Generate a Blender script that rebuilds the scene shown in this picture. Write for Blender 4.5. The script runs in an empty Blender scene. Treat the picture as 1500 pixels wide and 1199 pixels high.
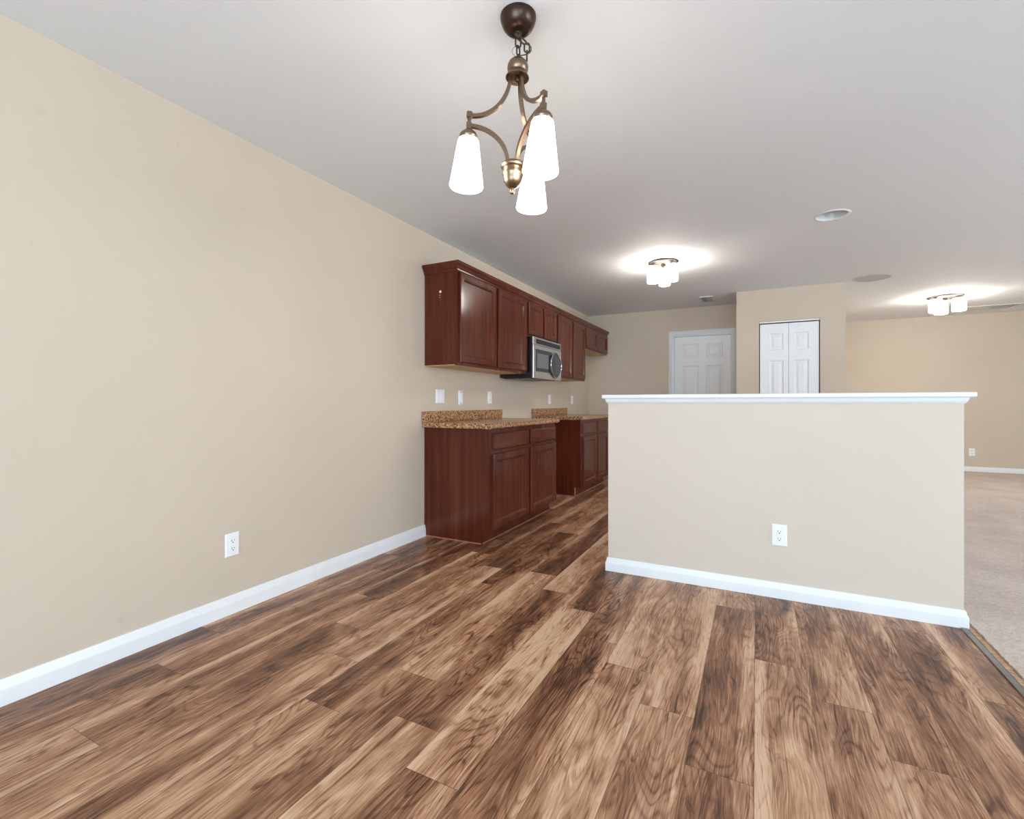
import bpy, bmesh, math, random
from mathutils import Vector, Matrix
random.seed(7)
SC = bpy.context.scene
COL = SC.collection
PI = math.pi

# ------------------------------------------------------------------ camera
cam_data = bpy.data.cameras.new('camera')
cam_data.sensor_fit = 'HORIZONTAL'
cam_data.sensor_width = 36.0
cam_data.lens = 36.0 * 700.0 / 1500.0
cam_data.shift_x = 0.0
cam_data.shift_y = -9.5 / 1500.0
cam_data.clip_start = 0.05
cam = bpy.data.objects.new('camera', cam_data)
COL.objects.link(cam)
cam.location = (2.376, 0.0, 1.067)
cam.rotation_euler = (PI / 2, 0, math.radians(27.1))
SC.camera = cam

# ------------------------------------------------------------------ view, sky, daylight
SC.view_settings.view_transform = 'Standard'
SC.view_settings.look = 'None'
SC.view_settings.gamma = 1.0
SC.view_settings.use_curve_mapping = False
SC.view_settings.exposure = 0.0
SC.cycles.max_bounces = 10
SC.cycles.diffuse_bounces = 7
SC.cycles.sample_clamp_indirect = 6.0

world = bpy.data.worlds.new('world')
SC.world = world
world.use_nodes = True
bg = world.node_tree.nodes['Background']
bg.inputs['Color'].default_value = (0.75, 0.87, 1.0, 1)
bg.inputs['Strength'].default_value = 1.0


def area_light(name, loc, rot, sx, sy, power, color):
    d = bpy.data.lights.new(name, 'AREA')
    d.shape = 'RECTANGLE'
    d.size, d.size_y = sx, sy
    d.energy = power
    d.color = color
    o = bpy.data.objects.new(name, d)
    COL.objects.link(o)
    o.location = loc
    o.rotation_euler = rot
    return o


# daylight outside the back windows of the shell (patio door and living room window behind the
# camera), plus lights at two added right-hand windows and added fills aimed at the ceiling
DAY = (0.64, 0.845, 1.0)
area_light('daylight_patio_door', (2.4, -2.86, 1.15), (PI / 2, 0, 0), 3.0, 2.0, 150, DAY)
area_light('daylight_living_window', (5.9, -2.86, 1.45), (PI / 2, 0, 0), 2.2, 1.4, 105, DAY)
area_light('added_light_right', (8.25, 2.2, 1.45), (PI / 2, 0, PI / 2), 3.0, 1.4, 160, (0.90, 0.95, 1.0))  # added light that evens out the left wall
area_light('added_light_far_right', (8.25, 6.4, 1.45), (PI / 2, 0, PI / 2), 2.4, 1.4, 45, (0.90, 0.95, 1.0))  # added to brighten the far part of the living room
area_light('ceiling_fill_back', (2.4, -2.9, 0.25), (PI / 2 + 0.75, 0, 0), 3.0, 0.6, 60, (0.60, 0.82, 1.0))  # upward fill, added to brighten and cool the ceiling
area_light('ceiling_fill_right', (8.3, 2.2, 0.75), (PI / 2 + 0.75, 0, PI / 2), 3.0, 0.6, 110, (0.64, 0.84, 1.0))  # second added ceiling fill, from the right side


# ------------------------------------------------------------------ helpers: nodes and materials
def new_mat(name):
    m = bpy.data.materials.new(name)
    m.use_nodes = True
    return m, m.node_tree, m.node_tree.nodes['Principled BSDF']


def node(nt, typ, **kw):
    n = nt.nodes.new(typ)
    ins = kw.pop('ins', {})
    for k, v in kw.items():
        setattr(n, k, v)
    for k, v in ins.items():
        if isinstance(v, bpy.types.NodeSocket):
            nt.links.new(v, n.inputs[k])
        else:
            n.inputs[k].default_value = v
    return n


def math_n(nt, op, a, b=None, c=None, clamp=False):
    n = nt.nodes.new('ShaderNodeMath')
    n.operation = op
    n.use_clamp = clamp
    for i, v in enumerate((a, b, c)):
        if v is None:
            continue
        if isinstance(v, bpy.types.NodeSocket):
            nt.links.new(v, n.inputs[i])
        else:
            n.inputs[i].default_value = v
    return n.outputs[0]


def ramp(nt, fac, stops, interp='LINEAR'):
    n = nt.nodes.new('ShaderNodeValToRGB')
    n.color_ramp.interpolation = interp
    cr = n.color_ramp
    while len(cr.elements) < len(stops):
        cr.elements.new(0.5)
    for e, (p, c) in zip(cr.elements, stops):
        e.position = p
        e.color = (*c, 1) if len(c) == 3 else c
    nt.links.new(fac, n.inputs[0])
    return n.outputs[0]


def obj_coord(nt, scale=(1, 1, 1), loc=(0, 0, 0)):
    tc = nt.nodes.new('ShaderNodeTexCoord')
    mp = nt.nodes.new('ShaderNodeMapping')
    mp.inputs['Scale'].default_value = scale
    mp.inputs['Location'].default_value = loc
    nt.links.new(tc.outputs['Object'], mp.inputs[0])
    return mp.outputs[0]


def noise(nt, vec, scale, detail=2.0, rough=0.5, dist=0.0):
    n = node(nt, 'ShaderNodeTexNoise', ins={'Vector': vec, 'Scale': scale, 'Detail': detail,
                                            'Roughness': rough, 'Distortion': dist})
    return n.outputs['Fac']


def bump(nt, bsdf, h, strength, distance):
    b = node(nt, 'ShaderNodeBump', ins={'Height': h, 'Strength': strength, 'Distance': distance})
    nt.links.new(b.outputs[0], bsdf.inputs['Normal'])


def plain(name, col, rough=0.5, metal=0.0, spec=0.5, noise_amt=0.0, nscale=20.0):
    m, nt, b = new_mat(name)
    b.inputs['Base Color'].default_value = (*col, 1)
    b.inputs['Roughness'].default_value = rough
    b.inputs['Metallic'].default_value = metal
    b.inputs['Specular IOR Level'].default_value = spec
    if noise_amt:
        n = noise(nt, obj_coord(nt), nscale, 3)
        lo = tuple(c * (1 - noise_amt) for c in col)
        hi = tuple(min(1, c * (1 + noise_amt)) for c in col)
        nt.links.new(ramp(nt, n, [(0.3, lo), (0.7, hi)]), b.inputs['Base Color'])
    return m


def mat_wall(name, col, spots=()):
    m, nt, b = new_mat(name)
    v = obj_coord(nt)
    n = noise(nt, v, 1.3, 2)
    c = ramp(nt, n, [(0.3, tuple(x * 0.975 for x in col)), (0.7, tuple(x * 1.02 for x in col))])
    if spots:
        total = None
        for (p, r) in spots:
            d = node(nt, 'ShaderNodeVectorMath', operation='DISTANCE', ins={0: v, 1: p}).outputs['Value']
            s = math_n(nt, 'SUBTRACT', 1.0, math_n(nt, 'DIVIDE', d, r), clamp=True)
            total = s if total is None else math_n(nt, 'MAXIMUM', total, s)
        mix = node(nt, 'ShaderNodeMix', data_type='RGBA', ins={0: math_n(nt, 'MULTIPLY', total, 0.22)})
        nt.links.new(c, mix.inputs[6])
        mix.inputs[7].default_value = (col[0] * 0.6, col[1] * 0.6, col[2] * 0.62, 1)
        c = mix.outputs[2]
    nt.links.new(c, b.inputs['Base Color'])
    b.inputs['Roughness'].default_value = 0.62
    b.inputs['Specular IOR Level'].default_value = 0.3
    bump(nt, b, noise(nt, v, 160, 2), 0.06, 0.002)
    return m


def mat_ceiling():
    m, nt, b = new_mat('ceiling_paint')
    v = obj_coord(nt)
    b.inputs['Base Color'].default_value = (0.79, 0.81, 0.835, 1)
    b.inputs['Roughness'].default_value = 0.8
    b.inputs['Specular IOR Level'].default_value = 0.2
    n1 = noise(nt, v, 9, 5, 0.6, 1.4)
    n2 = noise(nt, v, 45, 3, 0.5, 0.5)
    h = math_n(nt, 'ADD', ramp(nt, n1, [(0.42, (0, 0, 0)), (0.6, (1, 1, 1))]), math_n(nt, 'MULTIPLY', n2, 0.5))
    bump(nt, b, h, 0.09, 0.004)
    return m


def mat_floor():
    m, nt, b = new_mat('vinyl_plank')
    W, L = 0.1815, 1.25
    uv = node(nt, 'ShaderNodeUVMap', uv_map='plank_uv').outputs[0]
    at = node(nt, 'ShaderNodeAttribute', attribute_name='plank', attribute_type='GEOMETRY')
    sp = node(nt, 'ShaderNodeSeparateColor', ins={0: at.outputs['Color']})
    r1, r2, tone = sp.outputs[0], sp.outputs[1], sp.outputs[2]
    s = node(nt, 'ShaderNodeSeparateXYZ', ins={0: uv})
    u, v = s.outputs[0], s.outputs[1]
    uo = math_n(nt, 'ADD', u, math_n(nt, 'MULTIPLY', r1, 37.0))
    vo = math_n(nt, 'ADD', v, math_n(nt, 'MULTIPLY', r2, 91.0))

    def vec(su, sv, z=0.0):
        return node(nt, 'ShaderNodeCombineXYZ', ins={0: math_n(nt, 'MULTIPLY', uo, su),
                                                    1: math_n(nt, 'MULTIPLY', vo, sv), 2: z}).outputs[0]
    broad = noise(nt, vec(11, 1.1), 1.0, 3, 0.5, 0.5)
    blotch = noise(nt, vec(9, 3.4, 3.0), 1.0, 4, 0.55, 1.3)
    ringf = noise(nt, vec(7.5, 1.35, 7.0), 1.0, 1.5, 0.45, 0.35)
    ring = math_n(nt, 'SINE', math_n(nt, 'MULTIPLY', ringf, 120.0))
    ring = math_n(nt, 'POWER', math_n(nt, 'MULTIPLY_ADD', ring, 0.5, 0.5), 5.0)
    ringmask = ramp(nt, noise(nt, vec(7, 2.2, 11.0), 1.0, 2), [(0.36, (0, 0, 0)), (0.56, (1, 1, 1))])
    ring = math_n(nt, 'MULTIPLY', ring, ringmask)
    # the grain bends around knots: the across-plank coordinate is warped before the fine grain is laid
    warp = noise(nt, vec(9, 1.5, 55.0), 1.0, 2, 0.5, 0.4)
    uw = math_n(nt, 'MULTIPLY_ADD', math_n(nt, 'SUBTRACT', warp, 0.5), 0.085, uo)

    def wvec(su, sv, z=0.0):
        return node(nt, 'ShaderNodeCombineXYZ', ins={0: math_n(nt, 'MULTIPLY', uw, su),
                                                    1: math_n(nt, 'MULTIPLY', vo, sv), 2: z}).outputs[0]
    fine = noise(nt, wvec(330, 9, 1.0), 1.0, 3, 0.65, 0.1)
    streak = noise(nt, wvec(120, 2.4, 5.0), 1.0, 3, 0.6, 0.2)
    knot = ramp(nt, noise(nt, vec(16, 4.2, 21.0), 1.0, 3, 0.6, 1.6), [(0.63, (0, 0, 0)), (0.74, (1, 1, 1))])
    # pale sapwood along one long edge of each plank
    edge = math_n(nt, 'DIVIDE', u, W)
    flip = math_n(nt, 'GREATER_THAN', r2, 0.5)
    edge = math_n(nt, 'ABSOLUTE', math_n(nt, 'SUBTRACT', edge, flip))
    wob = math_n(nt, 'MULTIPLY_ADD', noise(nt, vec(3, 1.6, 31.0), 1.0, 2), 0.5, -0.08)
    sap = node(nt, 'ShaderNodeMapRange', ins={0: math_n(nt, 'SUBTRACT', edge, wob), 1: -0.10, 2: 0.16, 3: 1.0, 4: 0.0}).outputs[0]
    pores = ramp(nt, noise(nt, wvec(170, 3.6, 41.0), 1.0, 2, 0.6, 0.1), [(0.54, (0, 0, 0)), (0.66, (1, 1, 1))])
    t = math_n(nt, 'MULTIPLY_ADD', math_n(nt, 'SUBTRACT', tone, 0.5), 0.52, 0.522)
    for src, k in ((broad, 0.78), (blotch, 0.58), (fine, 0.74), (streak, 0.42)):
        t = math_n(nt, 'ADD', t, math_n(nt, 'MULTIPLY', math_n(nt, 'SUBTRACT', src, 0.5), k))
    t = math_n(nt, 'ADD', t, math_n(nt, 'MULTIPLY', sap, 0.20))
    t = math_n(nt, 'SUBTRACT', t, math_n(nt, 'MULTIPLY', ring, 0.155))
    t = math_n(nt, 'SUBTRACT', t, math_n(nt, 'MULTIPLY', knot, 0.24))
    t = math_n(nt, 'SUBTRACT', t, math_n(nt, 'MULTIPLY', pores, 0.16))
    c = ramp(nt, t, [(0.08, (0.034, 0.0135, 0.0072)), (0.29, (0.125, 0.051, 0.0255)), (0.46, (0.268, 0.124, 0.064)),
                     (0.62, (0.450, 0.248, 0.143)), (0.85, (0.66, 0.45, 0.30))])
    # thin dark seams between planks
    du = math_n(nt, 'MINIMUM', u, math_n(nt, 'SUBTRACT', W, u))
    dv = math_n(nt, 'MINIMUM', v, math_n(nt, 'SUBTRACT', L, v))
    seam = math_n(nt, 'LESS_THAN', math_n(nt, 'MINIMUM', du, dv), 0.0011)
    mix = node(nt, 'ShaderNodeMix', data_type='RGBA', ins={0: math_n(nt, 'MULTIPLY', seam, 0.65)})
    nt.links.new(c, mix.inputs[6])
    mix.inputs[7].default_value = (0.05, 0.028, 0.02, 1)
    nt.links.new(mix.outputs[2], b.inputs['Base Color'])
    b.inputs['Roughness'].default_value = 0.38
    b.inputs['Specular IOR Level'].default_value = 0.36
    h = math_n(nt, 'SUBTRACT', math_n(nt, 'MULTIPLY', fine, 0.6), seam)
    bump(nt, b, h, 0.12, 0.001)
    return m


def mat_carpet():
    m, nt, b = new_mat('carpet_pile')
    v = obj_coord(nt)
    n1 = noise(nt, v, 260, 2, 0.6)
    n2 = noise(nt, v, 60, 4, 0.65, 1.0)
    n3 = noise(nt, v, 3.0, 3)
    t = math_n(nt, 'ADD', math_n(nt, 'MULTIPLY', n1, 0.35), math_n(nt, 'MULTIPLY', n2, 0.45))
    t = math_n(nt, 'ADD', t, math_n(nt, 'MULTIPLY', n3, 0.2))
    nt.links.new(ramp(nt, t, [(0.33, (0.34, 0.255, 0.20)), (0.5, (0.58, 0.475, 0.40)), (0.64, (0.76, 0.66, 0.585))]),
                 b.inputs['Base Color'])
    b.inputs['Roughness'].default_value = 0.95
    b.inputs['Specular IOR Level'].default_value = 0.05
    b.inputs['Sheen Weight'].default_value = 0.25
    bump(nt, b, t, 0.8, 0.012)
    return m


def mat_cherry(name, vertical=True):
    m, nt, b = new_mat(name)
    sc = (30, 30, 0.9) if vertical else (30, 0.9, 30)
    v = obj_coord(nt, sc)
    n1 = noise(nt, v, 1.0, 3, 0.5, 0.3)
    sc2 = (140, 140, 4) if vertical else (140, 4, 140)
    n2 = noise(nt, obj_coord(nt, sc2), 1.0, 2)
    n3 = noise(nt, obj_coord(nt, (5, 5, 1.5)), 1.0, 2)
    t = math_n(nt, 'ADD', math_n(nt, 'MULTIPLY', n1, 0.45), math_n(nt, 'MULTIPLY', n2, 0.25))
    t = math_n(nt, 'ADD', t, math_n(nt, 'MULTIPLY', n3, 0.30))
    nt.links.new(ramp(nt, t, [(0.34, (0.062, 0.0112, 0.0052)), (0.50, (0.092, 0.0185, 0.0080)), (0.66, (0.134, 0.032, 0.0135))]),
                 b.inputs['Base Color'])
    b.inputs['Roughness'].default_value = 0.17
    b.inputs['Specular IOR Level'].default_value = 0.27
    bump(nt, b, n2, 0.04, 0.001)
    return m


def mat_granite():
    m, nt, b = new_mat('speckled_laminate')
    v = obj_coord(nt)
    vo = node(nt, 'ShaderNodeTexVoronoi', feature='F1', ins={'Vector': v, 'Scale': 120.0, 'Randomness': 1.0})
    sp = node(nt, 'ShaderNodeSeparateColor', ins={0: vo.outputs['Color']})
    n = noise(nt, v, 75, 4, 0.7, 0.8)
    t = math_n(nt, 'ADD', math_n(nt, 'MULTIPLY', sp.outputs[0], 0.55), math_n(nt, 'MULTIPLY', n, 0.45))
    nt.links.new(ramp(nt, t, [(0.22, (0.035, 0.016, 0.009)), (0.36, (0.18, 0.072, 0.027)), (0.50, (0.37, 0.17, 0.066)),
                              (0.66, (0.52, 0.285, 0.13)), (0.84, (0.68, 0.48, 0.33))]), b.inputs['Base Color'])
    b.inputs['Roughness'].default_value = 0.22
    b.inputs['Specular IOR Level'].default_value = 0.5
    return m


def mat_emit(name, col, strength):
    m, nt, b = new_mat(name)
    b.inputs['Base Color'].default_value = (0.9, 0.9, 0.88, 1)
    b.inputs['Roughness'].default_value = 0.35
    b.inputs['Emission Color'].default_value = (*col, 1)
    b.inputs['Emission Strength'].default_value = strength
    return m


def mat_brushed(name, col, rough):
    m, nt, b = new_mat(name)
    n = noise(nt, obj_coord(nt, (4, 4, 300)), 1.0, 2)
    nt.links.new(ramp(nt, n, [(0.3, tuple(c * 0.85 for c in col)), (0.7, tuple(min(1, c * 1.1) for c in col))]),
                 b.inputs['Base Color'])
    b.inputs['Metallic'].default_value = 1.0
    b.inputs['Roughness'].default_value = rough
    return m


def mat_glass(name):
    m = bpy.data.materials.new(name)
    m.use_nodes = True
    nt = m.node_tree
    nt.nodes.clear()
    out = nt.nodes.new('ShaderNodeOutputMaterial')
    tr = nt.nodes.new('ShaderNodeBsdfTransparent')
    gl = nt.nodes.new('ShaderNodeBsdfGlossy')
    gl.inputs['Roughness'].default_value = 0.02
    mx = nt.nodes.new('ShaderNodeMixShader')
    mx.inputs[0].default_value = 0.06
    nt.links.new(tr.outputs[0], mx.inputs[1])
    nt.links.new(gl.outputs[0], mx.inputs[2])
    nt.links.new(mx.outputs[0], out.inputs[0])
    return m


WALLC = (0.60, 0.515, 0.415)
M = {
    'wall_daylit': mat_wall('half_wall_paint_daylit', (0.665, 0.580, 0.500)),  # tan paint with the cool window light mixed into its colour
    'wall': mat_wall('tan_wall_paint', WALLC),
    'wall_left': mat_wall('tan_wall_paint_scuffed', WALLC,
                          [((0, .784, 2.151), .022), ((0, 1.261, 2.258), .016), ((0, 1.578, 2.08), .018),
                           ((0, 1.023, 2.012), .012), ((0, .76, 1.652), .012), ((0, 1.04, .155), .02)]),
    'ceiling': mat_ceiling(),
    'floor': mat_floor(),
    'carpet': mat_carpet(),
    'trim': plain('white_trim_paint', (0.80, 0.82, 0.84), 0.32, noise_amt=0.015, nscale=8),
    'door': plain('white_door_paint', (0.85, 0.87, 0.89), 0.38, noise_amt=0.015, nscale=8),
    'cherry': mat_cherry('cherry_vertical_grain'),
    'cherry_h': mat_cherry('cherry_horizontal_grain', False),
    'maple': plain('raw_light_wood', (0.55, 0.33, 0.14), 0.5, noise_amt=0.12, nscale=14),
    'edge': plain('raw_orange_wood_edge', (0.34, 0.12, 0.06), 0.6, noise_amt=0.2, nscale=30),
    'granite': mat_granite(),
    'plastic': plain('white_plastic', (0.86, 0.88, 0.90), 0.3, noise_amt=0.01),
    'dark': plain('dark_slot', (0.02, 0.02, 0.022), 0.5, noise_amt=0.1),
    'screw': plain('grey_screw_metal', (0.30, 0.28, 0.26), 0.35, 1.0, noise_amt=0.1),
    'bronze': mat_brushed('oil_rubbed_bronze', (0.075, 0.050, 0.038), 0.33),
    'bronze_light': mat_brushed('brushed_bronze', (0.235, 0.165, 0.115), 0.34),
    'chain': mat_brushed('dark_chain_bronze', (0.10, 0.075, 0.058), 0.35),
    'nickel': mat_brushed('brushed_nickel', (0.20, 0.165, 0.135), 0.4),
    'plate': plain('dark_bronze_plate', (0.016, 0.011, 0.008), 0.55, 0.0, 0.2, noise_amt=0.1),
    'cord': plain('brown_cord', (0.06, 0.045, 0.035), 0.5, noise_amt=0.1),
    'shade': mat_emit('lit_frosted_glass', (1.0, 0.89, 0.74), 15.0),
    'shade_flush': mat_emit('lit_frosted_glass_flush', (1.0, 0.93, 0.83), 40.0),
    'bulb_flush': mat_emit('lit_flush_bulb', (1.0, 0.93, 0.82), 190.0),
    'bulb': mat_emit('lit_bulb', (1.0, 0.9, 0.75), 12.0),
    'steel': mat_brushed('stainless_steel', (0.72, 0.69, 0.65), 0.30),
    'steel_bright': mat_brushed('bright_handle_steel', (0.80, 0.82, 0.85), 0.15),
    'black': plain('black_enamel', (0.010, 0.010, 0.012), 0.25, noise_amt=0.1),
    'blackglass': plain('black_glass', (0.018, 0.018, 0.020), 0.08, noise_amt=0.05),
    'screen': plain('grey_oven_window', (0.11, 0.12, 0.125), 0.15, noise_amt=0.06),
    'keys': plain('pale_key_print', (0.22, 0.23, 0.25), 0.4, noise_amt=0.05),
    'strip': plain('grey_metal_strip', (0.17, 0.165, 0.16), 0.4, 0.3, noise_amt=0.15),
    'tack': plain('raw_tack_wood', (0.50, 0.32, 0.18), 0.75, noise_amt=0.35, nscale=40),
    'grille': plain('off_white_grille', (0.70, 0.70, 0.69), 0.6, noise_amt=0.03),
    'speaker': plain('grey_speaker_mesh', (0.56, 0.555, 0.56), 0.7, noise_amt=0.12, nscale=400),
    'reflector': plain('white_reflector', (0.62, 0.65, 0.63), 0.25, noise_amt=0.02),
    'glass': mat_glass('window_glass'),
    'paint_chip': plain('white_wall_plug', (0.78, 0.68, 0.58), 0.6, noise_amt=0.1, nscale=200),
}


# ------------------------------------------------------------------ helpers: meshes and objects
def world_loc(o):
    p = Vector((0, 0, 0))
    while o is not None:
        p += Vector(o.location)
        o = o.parent
    return p


def obj(name, bm, mat, parent=None, loc=None, smooth=None):
    """links a bmesh built in world coordinates as one object; parts sit at their thing's origin."""
    off = world_loc(parent) if parent else Vector((0, 0, 0))
    if loc is not None:
        off = Vector(loc)
    if off.length:
        bmesh.ops.translate(bm, verts=bm.verts, vec=-off)
    bmesh.ops.recalc_face_normals(bm, faces=bm.faces)
    me = bpy.data.meshes.new(name)
    bm.to_mesh(me)
    bm.free()
    me.materials.append(M[mat])
    if smooth is not None:
        me.polygons.foreach_set('use_smooth', [True] * len(me.polygons))
        me.set_sharp_from_angle(angle=math.radians(smooth))
    o = bpy.data.objects.new(name, me)
    COL.objects.link(o)
    if parent:
        o.parent = parent
    elif loc is not None:
        o.location = loc
    return o


def tag(o, label=None, cat=None, group=None, kind=None):
    if label:
        o['label'] = label
    if cat:
        o['category'] = cat
    if group:
        o['group'] = group
    if kind:
        o['kind'] = kind
    return o


def thing(name, label, cat, loc=(0, 0, 0), group=None, kind=None):
    o = bpy.data.objects.new(name, None)
    o.empty_display_size = 0.05
    COL.objects.link(o)
    o.location = loc
    return tag(o, label, cat, group, kind)


def dup(root, loc, rotz, label, scale=None):
    def cp(o, parent):
        c = o.copy()
        COL.objects.link(c)
        c.parent = parent
        for ch in list(o.children):
            cp(ch, c)
        return c
    r = cp(root, None)
    r.location = loc
    r.rotation_euler = (0, 0, rotz)
    if scale:
        r.scale = (scale, scale, 1.0) if not isinstance(scale, tuple) else scale
    r['label'] = label
    return r


def box(bm, x0, x1, y0, y1, z0, z1, bev=0.0, seg=2):
    vs = [bm.verts.new((x, y, z)) for x in (x0, x1) for y in (y0, y1) for z in (z0, z1)]
    idx = [(0, 1, 3, 2), (4, 6, 7, 5), (0, 4, 5, 1), (2, 3, 7, 6), (0, 2, 6, 4), (1, 5, 7, 3)]
    fs = [bm.faces.new([vs[i] for i in f]) for f in idx]
    bmesh.ops.recalc_face_normals(bm, faces=fs)
    if bev > 0:
        es = set(e for f in fs for e in f.edges)
        bmesh.ops.bevel(bm, geom=list(es), offset=bev, segments=seg, profile=0.5, affect='EDGES')
    return bm


def boxes(*specs, bev=0.0):
    bm = bmesh.new()
    for s in specs:
        box(bm, *s, bev=bev)
    return bm


def lathe(bm, prof, cx=0, cy=0, cz=0, seg=40, mtx=None):
    rings = []
    for r, z in prof:
        if r < 1e-6:
            rings.append([bm.verts.new((cx, cy, cz + z))])
        else:
            rings.append([bm.verts.new((cx + r * math.cos(2 * PI * k / seg), cy + r * math.sin(2 * PI * k / seg), cz + z))
                          for k in range(seg)])
    for a, b in zip(rings, rings[1:]):
        if len(a) == 1 and len(b) == 1:
            continue
        for k in range(seg):
            k2 = (k + 1) % seg
            if len(a) == 1:
                bm.faces.new((a[0], b[k], b[k2]))
            elif len(b) == 1:
                bm.faces.new((a[k], a[k2], b[0]))
            else:
                bm.faces.new((a[k], a[k2], b[k2], b[k]))
    if mtx is not None:
        bmesh.ops.transform(bm, matrix=mtx, verts=[v for r in rings for v in r])
    return bm


def tube(bm, pts, r, seg=8, closed=False, square=False):
    pts = [Vector(p) for p in pts]
    n = len(pts)
    rings = []
    up = None
    for i, p in enumerate(pts):
        if closed:
            t = (pts[(i + 1) % n] - pts[i - 1]).normalized()
        else:
            t = (pts[min(i + 1, n - 1)] - pts[max(i - 1, 0)]).normalized()
        if up is None:
            up = Vector((0, 0, 1)) if abs(t.z) < 0.9 else Vector((1, 0, 0))
            if square and abs(t.z) >= 0.9:
                d = pts[-1] - pts[0]
                up = Vector((d.x, d.y, 0)).normalized()
        a = up - t * up.dot(t)
        a.normalize()
        b = t.cross(a)
        up = a
        ring = []
        if square:
            for sx, sy in ((1, 1), (-1, 1), (-1, -1), (1, -1)):
                ring.append(bm.verts.new(p + a * (r * sx) + b * (r * sy)))
        else:
            for k in range(seg):
                q = 2 * PI * k / seg
                ring.append(bm.verts.new(p + a * (r * math.cos(q)) + b * (r * math.sin(q))))
        rings.append(ring)
    m = len(rings[0])
    pairs = list(zip(rings, rings[1:]))
    if closed:
        pairs.append((rings[-1], rings[0]))
    for A, B in pairs:
        for k in range(m):
            k2 = (k + 1) % m
            bm.faces.new((A[k], A[k2], B[k2], B[k]))
    if not closed:
        bm.faces.new(rings[0][::-1])
        bm.faces.new(rings[-1])
    return bm


def sweep(bm, path, prof):
    """prof = closed list of (outward, z); path = plan polyline, outward is to its right."""
    path = [Vector((p[0], p[1])) for p in path]
    n = len(path)
    nrm = []
    for a, b in zip(path, path[1:]):
        d = (b - a).normalized()
        nrm.append(Vector((d.y, -d.x)))
    rings = []
    for i, p in enumerate(path):
        if i == 0:
            mdir = nrm[0]
        elif i == n - 1:
            mdir = nrm[-1]
        else:
            s = nrm[i - 1] + nrm[i]
            mdir = s / (s.dot(nrm[i]))
        rings.append([bm.verts.new((p.x + mdir.x * o, p.y + mdir.y * o, z)) for o, z in prof])
    m = len(prof)
    for A, B in zip(rings, rings[1:]):
        for k in range(m):
            k2 = (k + 1) % m
            bm.faces.new((A[k], A[k2], B[k2], B[k]))
    bm.faces.new(rings[0][::-1])
    bm.faces.new(rings[-1])
    return bm


def prism(bm, poly, axis, a0, a1):
    """extrudes a polygon (in the plane across the axis) between a0 and a1 along that axis."""
    def mk(p, a):
        if axis == 'x':
            return (a, p[0], p[1])
        if axis == 'y':
            return (p[0], a, p[1])
        return (p[0], p[1], a)
    A = [bm.verts.new(mk(p, a0)) for p in poly]
    B = [bm.verts.new(mk(p, a1)) for p in poly]
    m = len(poly)
    for k in range(m):
        k2 = (k + 1) % m
        bm.faces.new((A[k], A[k2], B[k2], B[k]))
    bm.faces.new(A[::-1])
    bm.faces.new(B)
    return bm


def panel_front(bm, y0, y1, z0, z1, loops, back_x, place=lambda x, y, z: (x, y, z)):
    """a slab whose front (towards +x) steps through (inset, x) rectangles: a framed door or drawer front."""
    rings = []
    for ins, x in [(0.0, back_x)] + loops:
        rings.append([bm.verts.new(place(x, y, z)) for y, z in
                      ((y0 + ins, z0 + ins), (y1 - ins, z0 + ins), (y1 - ins, z1 - ins), (y0 + ins, z1 - ins))])
    for A, B in zip(rings, rings[1:]):
        for k in range(4):
            k2 = (k + 1) % 4
            bm.faces.new((A[k], A[k2], B[k2], B[k]))
    bm.faces.new(rings[0][::-1])
    bm.faces.new(rings[-1])
    return bm


def slab_with_panels(x0, x1, z0, z1, panels, yf, th, depth=0.008):
    """door leaf facing -y at y = yf: grid of cells, each cell of `panels` a moulded raised panel."""
    bm = bmesh.new()
    xs = sorted({x0, x1, *[p[0] for p in panels], *[p[1] for p in panels]})
    zs = sorted({z0, z1, *[p[2] for p in panels], *[p[3] for p in panels]})
    V = {}

    def v(x, y, z):
        k = (round(x, 5), round(y, 5), round(z, 5))
        if k not in V:
            V[k] = bm.verts.new((x, y, z))
        return V[k]
    for xa, xb in zip(xs, xs[1:]):
        for za, zb in zip(zs, zs[1:]):
            inside = any(p[0] <= xa + 1e-6 and xb <= p[1] + 1e-6 and p[2] <= za + 1e-6 and zb <= p[3] + 1e-6 for p in panels)
            rect = lambda i, y: [v(xa + i, y, za + i), v(xb - i, y, za + i), v(xb - i, y, zb - i), v(xa + i, y, zb - i)]
            if not inside:
                bm.faces.new(rect(0, yf))
            else:
                loops = [(0, yf), (0.010, yf + depth), (0.026, yf + depth), (0.046, yf + 0.002), (0.050, yf + 0.0015)]
                R = [rect(i, y) for i, y in loops]
                for A, B in zip(R, R[1:]):
                    for k in range(4):
                        bm.faces.new((A[k], A[(k + 1) % 4], B[(k + 1) % 4], B[k]))
                bm.faces.new(R[-1])
    # back and edges
    box(bm, x0, x1, yf + 0.0005 + depth, yf + th, z0, z1)
    for (a, b) in (((x0, z0), (x1, z0)), ((x1, z0), (x1, z1)), ((x1, z1), (x0, z1)), ((x0, z1), (x0, z0))):
        q = [bm.verts.new((a[0], yf, a[1])), bm.verts.new((b[0], yf, b[1])),
             bm.verts.new((b[0], yf + th, b[1])), bm.verts.new((a[0], yf + th, a[1]))]
        bm.faces.new(q)
    return bm


# ------------------------------------------------------------------ the setting
CEIL = 2.44
YB, YF, YL, XR = -2.6, 7.30, 9.80, 8.0          # back wall, kitchen far wall, living room far wall, right wall


def struct(name, bm, mat, label=None, smooth=None):
    o = obj(name, bm, mat, smooth=smooth)
    tag(o, label, None, None, 'structure')
    return o


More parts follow.
